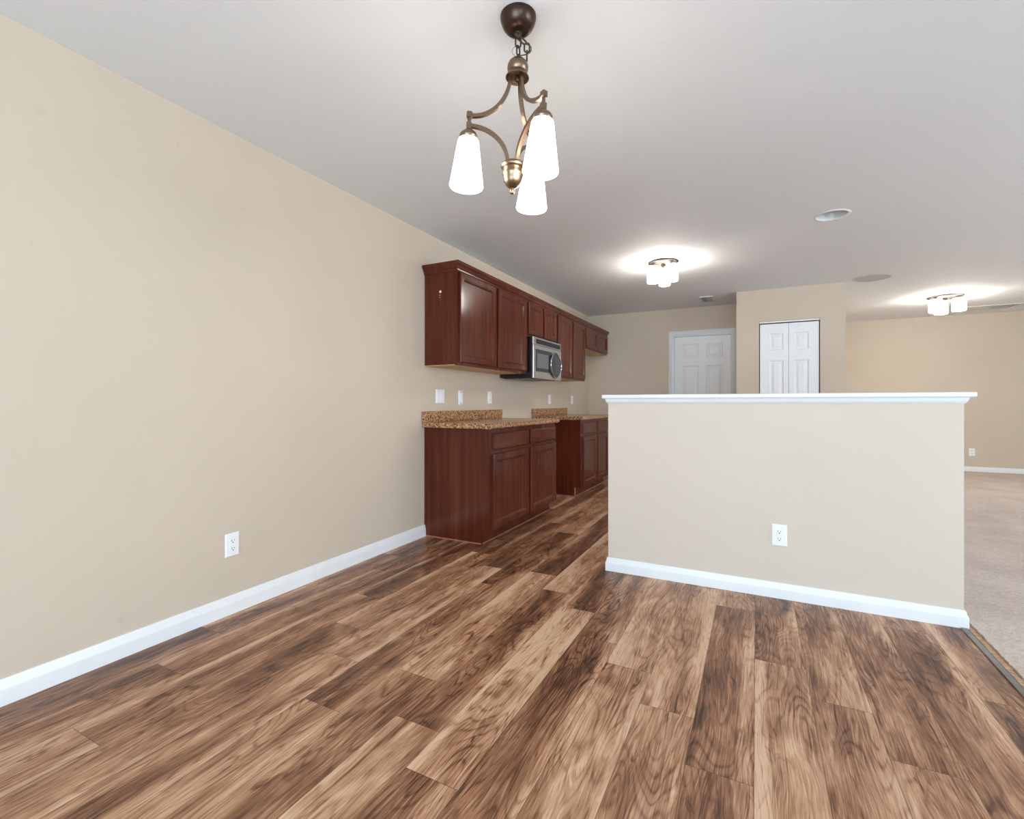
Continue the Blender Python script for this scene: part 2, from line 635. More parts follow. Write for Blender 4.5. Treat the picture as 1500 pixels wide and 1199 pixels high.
# plank floor: one face per plank so that every joint lies where it does in the room
PW, PL, PX0 = 0.1815, 1.25, 0.010
joint = [1.355, 1.080, 0.740, 2.930, 2.713, 1.197, 1.500, 1.273, 1.104, 2.095, 1.928, 1.720, 1.490, 2.236, 2.028, 1.791,
         2.835, 2.30]
# tone of single planks: (row, index of the plank counted from the joint) -> 0 dark .. 1 light
TONE = {(0, 0): .46, (0, -1): .26, (0, 1): .30, (1, 0): .42, (1, -1): .40, (1, 1): .30, (2, 0): .48, (2, -1): .62, (2, 1): .26,
        (3, -1): .52, (3, -2): .45, (3, 0): .30, (4, -1): .66, (4, -2): .62, (4, 0): .34, (5, 0): .42, (5, -1): .64, (5, 1): .22,
        (6, 0): .74, (6, -1): .48, (6, 1): .24, (7, 0): .30, (7, -1): .58, (7, 1): .80, (8, 0): .78, (8, -1): .36, (8, 1): .28,
        (9, -1): .30, (9, 0): .40, (9, 1): .6, (10, -1): .64, (10, 0): .70, (11, -1): .44, (11, 0): .66, (11, 1): .5,
        (12, 0): .36, (12, -1): .40, (12, 1): .6, (13, -1): .66, (13, 0): .32, (14, -1): .48, (14, 0): .60,
        (15, -1): .50, (15, 0): .40, (16, -1): .36, (16, 0): .50, (17, -1): .42, (17, 0): .45}


def build_floor():
    bm = bmesh.new()
    uvl = bm.loops.layers.uv.new('plank_uv')
    cl = bm.loops.layers.float_color.new('plank')
    rnd = random.Random(11)
    x_end = 3.288
    for row in range(-1, 19):
        xa = PX0 + PW * row
        xb = xa + PW
        ca, cb = max(xa, 0.0), min(xb, x_end)
        if cb - ca < 1e-4:
            continue
        j0 = joint[row] if 0 <= row < len(joint) else rnd.uniform(0, PL)
        k = -7
        while True:
            ya = j0 + k * PL
            yb = ya + PL
            da, db = max(ya, YB), min(yb, YF)
            if ya > YF:
                break
            if db - da > 1e-4:
                tone = TONE.get((row, k), rnd.uniform(0.25, 0.7))
                c = (rnd.random(), rnd.random(), tone, 1)
                vs = [bm.verts.new(p) for p in ((ca, da, 0), (cb, da, 0), (cb, db, 0), (ca, db, 0))]
                f = bm.faces.new(vs)
                for lp in f.loops:
                    lp[uvl].uv = (lp.vert.co.x - xa, lp.vert.co.y - ya)
                    lp[cl] = c
            k += 1
    bmesh.ops.remove_doubles(bm, verts=bm.verts, dist=1e-5)
    # slab below
    bx = box(bm, 0, x_end, YB, YF, -0.12, -0.002)
    return bm


struct('floor', build_floor(), 'floor', 'brown wood-look vinyl plank floor in the dining area and kitchen')

# carpet of the living room
cb_ = bmesh.new()
rc = random.Random(5)
edge_pts = []
y = YB
edge_pts = []
y = YB + .002
while y < 2.98:
    edge_pts.append((3.2855 + rc.uniform(0, 0.008), y))
    y += 0.018
poly = [(XR - .002, YB + .002)] + [(XR - .002, YL - .002)] + [(3.290, YL - .002), (3.290, 2.985)] + edge_pts[::-1]
prism(cb_, poly, 'z', -0.10, 0.012)
carpet = obj('carpet', cb_, 'carpet')
tag(carpet, 'beige pile carpet of the living room to the right of the half wall', 'carpet', None, 'stuff')

# ceiling with a round hole for the recessed light
REC = (2.868, 4.178, 0.098)


def build_ceiling():
    bm = bmesh.new()
    e = []
    o = [bm.verts.new(p) for p in ((0, YB, CEIL), (XR, YB, CEIL), (XR, YL, CEIL), (0, YL, CEIL))]
    h = [bm.verts.new((REC[0] + REC[2] * math.cos(2 * PI * k / 40), REC[1] + REC[2] * math.sin(2 * PI * k / 40), CEIL))
         for k in range(40)]
    for ring in (o, h):
        for a, b in zip(ring, ring[1:] + ring[:1]):
            e.append(bm.edges.new((a, b)))
    bmesh.ops.triangle_fill(bm, use_beauty=True, use_dissolve=False, edges=e)
    ext = bmesh.ops.extrude_face_region(bm, geom=list(bm.faces))
    bmesh.ops.translate(bm, vec=(0, 0, 0.12), verts=[g for g in ext['geom'] if isinstance(g, bmesh.types.BMVert)])
    box(bm, -0.12, XR + .12, YB - .12, YL + .12, CEIL + 0.14, CEIL + 0.18)
    return bm


struct('ceiling', build_ceiling(), 'ceiling', 'flat white textured ceiling')

struct('wall_left', boxes((-0.12, 0.0, YB - .12, YF, -0.1, CEIL + .1)), 'wall_left', 'long tan wall on the left')
# kitchen far wall with the door opening
DX0, DX1, DZ = 1.290, 2.070, 2.045
struct('wall_far', boxes((-0.12, DX0, YF, YF + .12, -0.1, CEIL), (DX1, 2.154, YF, YF + .12, -0.1, CEIL),
                             (DX0, DX1, YF, YF + .12, DZ, CEIL)), 'wall', 'tan far wall of the kitchen around the white door')
# pantry block: front wall with opening, side walls; its right side carries on to the living room wall
PX0_, PX1_, PYF = 2.154, 3.274, 6.54
QX0, QX1, QZ = 2.404, 3.030, 2.052
struct('wall_center', boxes((PX0_, QX0, PYF, PYF + .12, 0, CEIL), (QX1, PX1_, PYF, PYF + .12, 0, CEIL),
                            (QX0, QX1, PYF, PYF + .12, QZ, CEIL), (PX0_, PX0_ + .1, PYF + .12, YF + .12, 0, CEIL),
                            (PX1_ - .1, PX1_, PYF + .12, YL, 0, CEIL), (QX0 - .02, QX1 + .02, PYF + .5, PYF + .56, 0, CEIL)),
       'wall', 'tan pantry wall standing forward of the kitchen far wall')
struct('wall_north', boxes((3.17, XR, YL, YL + .12, -0.1, CEIL + .1)), 'wall', 'tan far wall of the living room')


def wall_with_hole(axis, c0, c1, a0, a1, h0, h1, z0, z1):
    sp = [(a0, h0, -0.1, CEIL + .1), (h1, a1, -0.1, CEIL + .1), (h0, h1, z1, CEIL + .1)]
    if z0 > 0.01:
        sp.append((h0, h1, -0.1, z0))
    bm = bmesh.new()
    for a, b, za, zb in sp:
        if axis == 'y':
            box(bm, a, b, c0, c1, za, zb)
        else:
            box(bm, c0, c1, a, b, za, zb)
    return bm


bmb = wall_with_hole('y', YB - .12, YB, -0.0, 4.4, 0.95, 3.85, 0.0, 2.12)
for a, b, za, zb in ((4.4, 4.8, -0.1, CEIL + .1), (7.0, XR + .12, -0.1, CEIL + .1), (4.8, 7.0, -0.1, .75), (4.8, 7.0, 2.15, CEIL + .1)):
    box(bmb, a, b, YB - .12, YB, za, zb)
struct('wall_back', bmb, 'wall')
bmr = wall_with_hole('x', XR, XR + .12, YB, 4.4, 0.7, 3.7, 0.75, 2.15)
for a, b, za, zb in ((4.4, 5.2, -0.1, CEIL + .1), (7.6, YL + .12, -0.1, CEIL + .1), (5.2, 7.6, -0.1, .75), (5.2, 7.6, 2.15, CEIL + .1)):
    box(bmr, XR, XR + .12, a, b, za, zb)
struct('wall_right', bmr, 'wall')


def window(name, axis, c, a0, a1, z0, z1, mull):
    """frame and panes filling an opening."""
    def bx(bm, a, b, za, zb, d0, d1):
        if axis == 'y':
            box(bm, a, b, c + d0, c + d1, za, zb)
        else:
            box(bm, c + d0, c + d1, a, b, za, zb)
    f = bmesh.new()
    t = 0.05
    bx(f, a0, a1, z0, z0 + t, -.03, .03)
    bx(f, a0, a1, z1 - t, z1, -.03, .03)
    for q in [a0, a1 - t] + [a0 + (a1 - a0) * k / mull - t / 2 for k in range(1, mull)]:
        bx(f, q, q + t, z0 + t, z1 - t, -.03, .03)
    w = struct(name, f, 'trim')
    g = bmesh.new()
    bx(g, a0 + t, a1 - t, z0 + t, z1 - t, -.004, .004)
    obj('pane', g, 'glass', w)


window('window_1', 'y', YB - .06, 0.95, 3.85, 0.0, 2.12, 2)
window('window_2', 'y', YB - .06, 4.80, 7.00, 0.75, 2.15, 2)
window('added_window_3', 'x', XR + .06, 0.70, 3.70, 0.75, 2.15, 3)  # added window for side light on the left wall
window('added_window_4', 'x', XR + .06, 5.20, 7.60, 0.75, 2.15, 2)  # another added window, put in to light the far living room

# half wall, its white cap and its baseboard
HX0, HX1, HY0, HY1, HZ = 1.532, 3.254, 3.0, 3.115, 1.085
struct('wall_low', boxes((HX0, HX1, HY0, HY1, 0, HZ)), 'wall_daylit', 'half wall between dining area and kitchen, daylight painted into its colour')
cap = bmesh.new()
box(cap, HX0 - .034, HX1 + .038, HY0 - .034, HY1 + .034, 1.095, 1.119, bev=.006)
sweep(cap, [(HX0, HY1), (HX0, HY0), (HX1, HY0), (HX1, HY1)][::-1],
      [(0, 1.066), (-.004, 1.066), (-.012, 1.076), (-.016, 1.090), (-.018, 1.096), (0, 1.096)])
struct('trim_1', cap, 'trim', 'white moulded cap along the top of the half wall')

BASE = [(0, 0), (.015, 0), (.015, .050), (.0135, .058), (.009, .068), (.0075, .080), (.005, .086), (0, .086)]
neg = lambda pr: [(-o, z) for o, z in pr]


def baseboard(name, path, label, h=1.0):
    bm = bmesh.new()
    sweep(bm, path, [(o, z * h) for o, z in BASE])
    return struct(name, bm, 'trim', label, smooth=40)


baseboard('baseboard_left', [(0, YB), (0, 3.098)], 'white baseboard along the left wall', 1.07)
baseboard('baseboard_low', [(HX0, HY1), (HX0, HY0), (HX1, HY0), (HX1, HY1)], 'white baseboard around the half wall', 0.96)
baseboard('baseboard_north', [(XR, YL), (3.276, YL)][::-1], 'white baseboard on the far living room wall', 1.0)
baseboard('baseboard_center', [(PX0_, PYF), (QX0, PYF)], 'short white baseboard on the pantry wall', 1.0)

# door_1: six-panel door in the kitchen far wall, white casing
d1 = thing('door_1', 'white six-panel door with white casing in the far kitchen wall', None, (1.68, YF, 0), kind='structure')
cs = bmesh.new()
CAS = [(0, 0), (0, .016), (.012, .019), (.045, .014), (.056, .010), (.066, .006), (.066, 0)]


def casing(bm, xa, xb, zt, yw):
    """mitred door casing: profile runs outward from the opening and stands off the wall."""
    rows = []
    for (px, pz, sx, sz) in ((xa, 0, -1, 0), (xa, zt, -1, 1), (xb, zt, 1, 1), (xb, 0, 1, 0)):
        rows.append([bm.verts.new((px + sx * o, yw - d, pz + sz * o)) for o, d in CAS])
    for A, B in zip(rows, rows[1:]):
        for k in range(len(CAS)):
            k2 = (k + 1) % len(CAS)
            bm.faces.new((A[k], A[k2], B[k2], B[k]))
    bm.faces.new(rows[0])
    bm.faces.new(rows[-1][::-1])


casing(cs, DX0, DX1 - .012, DZ, YF - .0005)
box(cs, DX0, DX0 + .014, YF - .001, YF + .12, 0, DZ)
box(cs, DX1 - .014, DX1, YF - .001, YF + .12, 0, DZ)
box(cs, DX0, DX1, YF - .001, YF + .12, DZ - .014, DZ)
obj('casing', cs, 'trim', d1)
pz = [(1.720, 1.922), (0.93, 1.604), (0.22, 0.78)]
obj('door_leaf', slab_with_panels(DX0 + .017, DX1 - .017, 0.008, DZ - .018,
                                  [(xa, xb, a, b) for (xa, xb) in ((1.415, 1.630), (1.735, 1.952)) for a, b in pz],
                                  YF + .035, .035), 'door', d1)

# door_2: bifold pantry door hung in a plain opening
d2 = thing('door_2', 'white bifold pantry door in a plain opening under a metal track', None, (2.717, PYF, 0), kind='structure')
obj('track', boxes((QX0 + .002, QX1 - .002, PYF + .012, PYF + .045, QZ - .020, QZ - .002)), 'plastic', d2)
bq = [(1.700, 1.903), (0.93, 1.578), (0.22, 0.78)]
obj('bifold_leaf', slab_with_panels(2.414, 2.7155, 0.012, 2.018, [(2.515, 2.662, a, b) for a, b in bq], PYF + .014, .03), 'door', d2)
obj('bifold_leaf', slab_with_panels(2.7185, 3.020, 0.012, 2.018, [(2.771, 2.920, a, b) for a, b in bq], PYF + .014, .03), 'door', d2)
for px in (2.45, 2.984):
    obj('pivot_pin', lathe(bmesh.new(), [(0, 0), (.006, 0), (.006, .012), (0, .012)], px, PYF + .028, 2.0185, seg=12), 'screw', d2)
obj('gap_shade', boxes((QX0, QX0 + .004, PYF + .05, PYF + .12, 0, QZ), (QX1 - .004, QX1, PYF + .05, PYF + .12, 0, QZ),  # dark strips standing in for the shade in the gaps around the leaves
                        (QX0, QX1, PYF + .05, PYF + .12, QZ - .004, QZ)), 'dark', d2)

# floor edge between planks and carpet
tag(obj('transition_strip', boxes((3.236, 3.262, YB, 2.982, 0.0005, 0.006), bev=.002), 'strip'),
    'narrow grey metal strip along the edge of the plank floor beside the carpet', 'floor strip')
tag(obj('tack_strip', boxes((3.264, 3.284, YB, 2.982, 0.0005, 0.005)), 'tack'),
    'thin raw wood strip between the grey metal strip and the carpet edge', 'floor strip')

# ------------------------------------------------------------------ kitchen cabinets
UX, UB, UT = 0.310, 1.362, 2.098      # depth, bottom and top of the wall cabinets


def door_part(name, parent, y0, y1, z0, z1, xb, fr=0.056, th=0.022, mat='cherry'):
    xf = xb + th
    bm = bmesh.new()
    panel_front(bm, y0, y1, z0, z1,
                [(0, xf - .006), (.002, xf - .002), (.006, xf), (fr - .010, xf), (fr - .007, xf - .003), (fr - .003, xf - .003),
                 (fr + .007, xf - .013), (fr + .010, xf - .013)], xb + .001)
    return obj(name, bm, mat, parent)


def drawer_part(parent, y0, y1, z0, z1, xb, th=0.020):
    xf = xb + th
    bm = bmesh.new()
    panel_front(bm, y0, y1, z0, z1, [(0, xf - .008), (.004, xf - .004), (.012, xf), (.014, xf)], xb + .001)
    return obj('drawer', bm, 'cherry_h', parent)


def wall_cabinet(label, y0, y1, zb, doors, zdoor, group='cherry wall cabinets'):
    t = thing('wall_cabinet', label, 'cabinet', (0.0, (y0 + y1) / 2, zb), group)
    bm = bmesh.new()
    box(bm, 0.002, UX - .019, y0, y1, zb + .006, UT)
    # face frame with its lower rail
    box(bm, UX - .019, UX, y0, y1, zb - .002, UT)
    obj('body', bm, 'cherry', t)
    obj('bottom_panel', boxes((0.002, UX - .019, y0 + .001, y1 - .001, zb, zb + .0055)), 'maple', t)['label'] = 'raw light wood bottom panel'
    for a, b in doors:
        door_part('door', t, a, b, zdoor, 2.088, UX)
    return t


wc = wall_cabinet('tall two-door cherry wall cabinet above the near countertop, white plug on its side', 3.100, 4.352, UB,
                  [(3.122, 3.690), (3.742, 4.332)], 1.386)
pl_ = bmesh.new()
lathe(pl_, [(0, .0025), (.006, .0022), (.010, .001), (.011, 0)], seg=18, mtx=Matrix.Translation((.154, 3.100, 1.945)) @ Matrix.Rotation(PI / 2, 4, 'X'))
obj('wall_plug', pl_, 'paint_chip', wc)['label'] = 'small white plug'
pl_ = bmesh.new()
lathe(pl_, [(0, .002), (.003, .0015), (.0035, 0)], seg=10, mtx=Matrix.Translation((.149, 3.100, 1.918)) @ Matrix.Rotation(PI / 2, 4, 'X'))
obj('screw_mark', pl_, 'paint_chip', wc)
pl_ = bmesh.new()
lathe(pl_, [(0, .002), (.0025, .0015), (.003, 0)], seg=10, mtx=Matrix.Translation((.150, 3.100, 1.900)) @ Matrix.Rotation(PI / 2, 4, 'X'))
obj('screw_mark', pl_, 'paint_chip', wc)
wall_cabinet('short two-door cherry wall cabinet directly above the microwave', 4.353, 5.149, 1.742,
             [(4.373, 4.737), (4.774, 5.130)], 1.764)
wall_cabinet('narrower tall cherry wall cabinet on the far side of the microwave', 5.150, 6.190, UB,
             [(5.174, 5.655), (5.705, 6.166)], 1.386)
wall_cabinet('short cherry wall cabinet at the far end, next to the kitchen far wall', 6.191, 7.270, 1.803,
             [(6.222, 6.719), (6.755, 7.240)], 1.826)
cm = bmesh.new()
sweep(cm, [(0.002, 3.0995), (UX + .0005, 3.0995), (UX + .0005, 7.262)],
      [(0, 2.090), (.006, 2.090), (.009, 2.098), (.010, 2.108), (.016, 2.112), (.024, 2.130), (.034, 2.142), (.036, 2.148),
       (.036, 2.163), (.0, 2.163)])
box(cm, .004, UX, 3.1, 7.262, 2.1, 2.150)
tag(obj('crown_molding', cm, 'cherry_h'), 'dark cherry crown molding running along the tops of the wall cabinets', 'molding', None, 'thing')


def base_cabinet(label, y0, y1, doors, raw_y):
    t = thing('base_cabinet', label, 'cabinet', (0.3, (y0 + y1) / 2, 0), 'cherry base cabinets')
    X, TX, TZ, H = 0.600, 0.530, 0.104, 0.872
    bm = bmesh.new()
    prism(bm, [(0.016, 0.006), (TX, 0.006), (TX, TZ), (X - .019, TZ), (X - .019, H), (0.016, H)], 'y', y0, y1)
    box(bm, X - .019, X, y0, y1, TZ - .002, H)
    obj('body', bm, 'cherry', t)
    obj('scribe_strip', boxes((0.001, 0.018, y0 - .004, y0 + .012, 0.09, H)), 'cherry', t)
    obj('toe_kick', boxes((TX, TX + .006, y0 + .004, y1 - .004, .012, TZ - .004)), 'cherry_h', t)
    obj('bottom_edge', boxes((0.016, TX + .008, y0 - .003, y0 + .004, 0.0005, .010), (TX, TX + .008, y0 - .003, y1, .0005, .010)),
        'edge', t)['label'] = 'raw orange wood edge strip'
    for a, b in doors:
        door_part('door', t, a, b, 0.112, 0.682, X, fr=.058)
        drawer_part(t, a, b, 0.709, 0.838, X)
    if raw_y:
        obj('raw_edge', boxes((TX + .0005, TX + .007, y0 - .002, y0 + .004, .01, TZ - .004)), 'maple', t)['label'] = 'pale raw edge at the toe kick'
    return t


base_cabinet('near cherry base cabinet with two doors and two drawers beside the white baseboard', 3.100, 4.405,
             [(3.138, 3.757), (3.800, 4.388)], False)
base_cabinet('far cherry base cabinet beyond the gap, partly behind the half wall', 5.175, 6.300,
             [(5.238, 5.745), (5.789, 6.262)], True)


def countertop(label, y0, y1, by0, by1):
    t = thing('countertop', label, 'countertop', (0.3, (y0 + y1) / 2, .874), 'speckled countertops')
    bm = bmesh.new()
    pr = [(0.004, .8745), (.632, .8745), (.638, .879), (.640, .886), (.640, .900), (.636, .908), (.628, .912), (0.004, .912)]
    prism(bm, pr, 'y', y0, y1)
    obj('worktop', bm, 'granite', t)
    obj('backsplash', boxes((.003, .022, by0, by1, .9125, 1.000), bev=.003), 'granite', t)
    return t


countertop('brown speckled laminate countertop on the near base cabinet', 3.060, 4.425, 3.060, 4.385)
countertop('brown speckled laminate countertop on the far base cabinet', 5.150, 6.315, 5.150, 6.300)

# ------------------------------------------------------------------ microwave
MY0, MY1, MZ0, MZ1, MXF = 4.358, 5.118, 1.318, 1.738, 0.385
mw = thing('microwave', 'stainless steel microwave hung under the short wall cabinet', 'microwave', (0.0, (MY0 + MY1) / 2, MZ0))
bb = boxes((0.003, MXF - .013, MY0 + .002, MY1 - .002, MZ0 + .008, MZ1), bev=.003)
obj('body', bb, 'black', mw)
obj('bottom_plate', boxes((.03, .33, MY0 + .03, MY1 - .03, MZ0 + .001, MZ0 + .0075)), 'black', mw)
for a, b in ((MY0 + .08, MY0 + .32), (MY1 - .32, MY1 - .08)):
    obj('grease_filter', boxes((.07, .29, a, b, MZ0 - .002, MZ0 + .0008), bev=.001), 'strip', mw)
mw_w, mw_h = MY1 - MY0, MZ1 - MZ0


def my(u):
    return MY0 + mw_w * u


def mz(v):
    return MZ1 - mw_h * v


fr = boxes((MXF - .013, MXF, my(0), my(1), mz(.185), mz(0)), bev=.004)
obj('top_frame', fr, 'steel', mw)
gr = bmesh.new()
box(gr, MXF - .004, MXF + .001, my(.09), my(.965), mz(.155), mz(.045))
gr = obj('vent_grille', gr, 'black', mw)
for k in range(5):
    z = mz(.052 + .0225 * k)
    obj('slat', boxes((MXF + .001, MXF + .006, my(.095), my(.96), z - .004, z)), 'black', gr)
dr = obj('door', boxes((MXF - .013, MXF + .004, my(0), my(1), mz(1), mz(.192)), bev=.005), 'steel', mw)
bm = bmesh.new()
box(bm, MXF + .0035, MXF + .006, my(.065), my(.62), mz(.83), mz(.29), bev=.002)
obj('window_frame', bm, 'blackglass', dr)
bm = bmesh.new()
box(bm, MXF + .0055, MXF + .0075, my(.105), my(.50), mz(.745), mz(.39), bev=.0008)
obj('window_glass', bm, 'screen', dr)


def lens(uc, hw, vt, vb, n=20):
    L, R = [], []
    for k in range(n + 1):
        t = k / n
        w = hw * (1 - (2 * t - 1) ** 2) ** 0.8 if 0 < k < n else 0
        v = vt + (vb - vt) * t
        L.append((my(uc - w), mz(v)))
        R.append((my(uc + w), mz(v)))
    return L, R


L_, R_ = lens(.752, .228, .27, .955)
cp = bmesh.new()
prism(cp, L_ + R_[-2:0:-1], 'x', MXF + .004, MXF + .011)
pan = obj('control_panel', cp, 'blackglass', mw)
for i in range(7):
    for j in range(2):
        kb = bmesh.new()
        vv = .40 + .068 * i
        uu = .79 + .07 * j
        box(kb, MXF + .0105, MXF + .0118, my(uu - .012), my(uu + .012), mz(vv + .007), mz(vv - .007))
        obj('key', kb, 'keys', pan)
hd = bmesh.new()
tube(hd, [(MXF + .011 + .016 * math.sin(PI * k / 20), p[0], p[1]) for k, p in enumerate(L_)], .0062, 10)
obj('handle', hd, 'steel_bright', mw, smooth=50)['label'] = 'curved bright steel handle'
hd = bmesh.new()
tube(hd, [(MXF + .012, p[0], p[1]) for p in R_], .0055, 10)
obj('panel_trim', hd, 'steel_bright', mw, smooth=50)
em = bmesh.new()
lathe(em, [(0, .003), (.012, .003), (.0135, 0)], seg=24, mtx=Matrix.Translation((MXF + .004, my(.115), mz(.90))) @ Matrix.Rotation(PI / 2, 4, 'Y'))
obj('emblem', em, 'steel_bright', mw, smooth=40)['label'] = 'small round emblem'


# ------------------------------------------------------------------ wall plates (built facing +x at the origin)
def rr(bm, cy, cz, w, h, x0, x1, bev=.0015):
    return box(bm, x0, x1, cy - w / 2, cy + w / 2, cz - h / 2, cz + h / 2, bev=bev)


def make_outlet(label):
    t = thing('outlet', label, 'outlet', (0, 0, 0), 'white wall outlets')
    bm = bmesh.new()
    panel_front(bm, -.0365, .0365, -.059, .059, [(0, .0025), (.0035, .006), (.006, .0065)], 0.0)
    p = obj('cover_plate', bm, 'plastic', t)
    bm = bmesh.new()
    rr(bm, 0, 0, .034, .067, .006, .0082)
    obj('receptacle', bm, 'plastic', t)
    for s in (1, -1):
        cz = .0195 * s
        obj('slot', rr(bmesh.new(), -.0065, cz + .003, .0024, .009, .0080, .0086, 0), 'dark', t)
        obj('slot', rr(bmesh.new(), .0065, cz + .003, .0024, .007, .0080, .0086, 0), 'dark', t)
        obj('ground_hole', lathe(bmesh.new(), [(0, .0005), (.003, .0005), (.003, 0)], seg=12,
                                 mtx=Matrix.Translation((.0081, 0, cz - .007)) @ Matrix.Rotation(PI / 2, 4, 'Y')), 'dark', t)
    for s in (1, -1):
        obj('screw', lathe(bmesh.new(), [(0, .001), (.0025, .0008), (.003, 0)], seg=12,
                           mtx=Matrix.Translation((.0064, 0, .047 * s)) @ Matrix.Rotation(PI / 2, 4, 'Y')), 'plastic', t)
    return t


out0 = make_outlet('white outlet low on the long tan wall, just above its baseboard')
out0.location = (0.0005, 1.515, 0.348)
dup(out0, (2.487, HY0 - .0005, 0.343), -PI / 2, 'white outlet low on the front of the half wall')
dup(out0, (5.335, YL - .0005, 0.310), -PI / 2, 'small white outlet on the far living room wall above the carpet')
dup(out0, (0.0005, 4.150, 1.122), 0, 'white outlet above the far end of the near backsplash, third plate along')
dup(out0, (0.0005, 5.702, 1.112), 0, 'white outlet above the far backsplash, the nearer of two')
dup(out0, (0.0005, 6.545, 1.112), 0, 'white outlet above the far end of the far backsplash, last plate along')

sw = thing('light_switch', 'wide white two-gang switch plate above the near end of the backsplash', 'switch', (0.0005, 3.308, 1.123))
bm = bmesh.new()
panel_front(bm, 3.308 - .060, 3.308 + .060, 1.123 - .0585, 1.123 + .0585, [(0, .003), (.0035, .0065), (.006, .007)], .0005)
obj('cover_plate', bm, 'plastic', sw)
for s in (-1, 1):
    bm = bmesh.new()
    rr(bm, 3.308 + .0235 * s, 1.123, .033, .066, .0065, .0095)
    rk = obj('rocker', bm, 'plastic', sw)
for s in (-1, 1):
    for q in (-1, 1):
        obj('screw', lathe(bmesh.new(), [(0, .001), (.0025, .0008), (.003, 0)], seg=12,
                           mtx=Matrix.Translation((.0068, 3.308 + .0235 * s, 1.123 + .047 * q)) @ Matrix.Rotation(PI / 2, 4, 'Y')), 'screw', sw)

sd = thing('bare_switch', 'narrow white switch without a cover plate, dark screws at top and bottom', 'switch', (0.0005, 3.613, 1.115))
bm = bmesh.new()
rr(bm, 3.613, 1.115, .042, .128, .0005, .004, .001)
rr(bm, 3.613, 1.115, .062, .118, .0005, .012, .003)
obj('yoke', bm, 'plastic', sd)
bm = bmesh.new()
rr(bm, 3.613, 1.115, .032, .066, .012, .016)
obj('rocker', bm, 'plastic', sd)
for q in (-1, 1):
    obj('screw', lathe(bmesh.new(), [(0, .003), (.004, .0025), (.005, 0)], seg=12,
                       mtx=Matrix.Translation((.0118, 3.613, 1.115 + .049 * q)) @ Matrix.Rotation(PI / 2, 4, 'Y')), 'dark', sd)

# ------------------------------------------------------------------ chandelier
TH = math.radians(27.1)
FWD = Vector((-math.sin(TH), math.cos(TH), 0))
RGT = Vector((math.cos(TH), math.sin(TH), 0))
CH = Vector((2.376, 0, 0)) + FWD * 1.700 + RGT * 0.022          # where the canopy meets the ceiling
ch = thing('chandelier', 'bronze chandelier with three lit white glass shades hanging from a chain', 'chandelier', (CH.x, CH.y, CEIL))
bm = bmesh.new()
lathe(bm, [(0, -.0595), (.010, -.0595), (.012, -.058), (.022, -.0575), (.036, -.053), (.047, -.045), (.055, -.034), (.060, -.022),
           (.0635, -.010), (.0635, -.0005), (0, -.0005)], CH.x, CH.y, CEIL, 56)
obj('canopy', bm, 'bronze', ch, smooth=50)['label'] = 'dark bronze ceiling canopy'
bm = bmesh.new()
lathe(bm, [(0, -.072), (.006, -.072), (.007, -.066), (.013, -.064), (.013, -.059), (0, -.059)], CH.x, CH.y, CEIL, 24)
obj('canopy_loop', bm, 'bronze_light', ch, smooth=40)


def link_pts(c, d, side, L, W):
    """oval chain link centred at c, long axis d, wide axis side."""
    d = d.normalized()
    side = (side - d * side.dot(d)).normalized()
    pts = []
    st = L / 2 - W / 2
    for k in range(24):
        a = 2 * PI * k / 24
        x, y_ = math.cos(a) * W / 2, math.sin(a) * W / 2
        y_ += st if math.sin(a) > 1e-6 else (-st if math.sin(a) < -1e-6 else 0)
        pts.append(c + side * x + d * y_)
    return pts


def link(c, d, side, L=.037, W=.0185):
    b = bmesh.new()
    tube(b, link_pts(c, d, side, L, W), .0029, 8, closed=True)
    obj('chain_link', b, 'chain', ch, smooth=60)


TOPZ, HUBZ = CEIL - .070, 2.288
down = Vector((0, 0, -1))
top = Vector((CH.x, CH.y, TOPZ))
link(top + Vector((0, 0, .002)), down, FWD, .022, .013)
link(top + Vector((0, 0, -.0215)), down, RGT, .036)
link(top + Vector((0, 0, -.052)), down, (RGT * .55 + FWD * .8), .036)
link(top + Vector((0, 0, -.0745)), down, FWD, .018, .012)
# spare end of chain hanging from the side
sp1 = top + RGT * .014 + Vector((0, 0, -.014))
link(sp1, RGT * .8 + down * .75, FWD * .3 + RGT * .4 - down * .5, .036)
sp2 = top + RGT * .031 + Vector((0, 0, -.040))
link(sp2, down, RGT, .033)
link(sp2 + Vector((.0, 0, -.029)), down, FWD, .034)
bm = bmesh.new()
P0 = top
cpts = []
ctrl = [(0, -.004), (.006, -.016), (.018, -.028), (.034, -.034), (.045, -.045), (.043, -.060), (.030, -.068), (.012, -.071), (.0, -.073), (0, -.082)]
for i in range(len(ctrl) - 1):
    p0, p1, p2, p3 = (ctrl[max(i - 1, 0)], ctrl[i], ctrl[i + 1], ctrl[min(i + 2, len(ctrl) - 1)])
    for s in range(6):
        t = s / 6
        q = [0.5 * (2 * p1[j] + (p2[j] - p0[j]) * t + (2 * p0[j] - 5 * p1[j] + 4 * p2[j] - p3[j]) * t * t +
                    (3 * p1[j] - p0[j] - 3 * p2[j] + p3[j]) * t ** 3) for j in (0, 1)]
        cpts.append(P0 + RGT * q[0] - FWD * .008 * math.sin(PI * (i + t) / 9) + Vector((0, 0, q[1])))
tube(bm, cpts, .0020, 8)
obj('cord', bm, 'cord', ch, smooth=60)
bm = bmesh.new()
ctrl2 = [P0 + RGT * (-.004 - .018 * math.sin(PI * k / 16)) + Vector((0, 0, -.030 - .045 * k / 16)) for k in range(17)]
tube(bm, ctrl2, .0008, 6)
obj('ground_wire', bm, 'bronze_light', ch)

# the body hangs very slightly out of plumb
tilt = Matrix.Translation((CH.x, CH.y, HUBZ)) @ Matrix.Rotation(math.radians(2.6), 4, FWD)


def tl(bm):
    bmesh.ops.transform(bm, matrix=tilt, verts=bm.verts)
    return bm


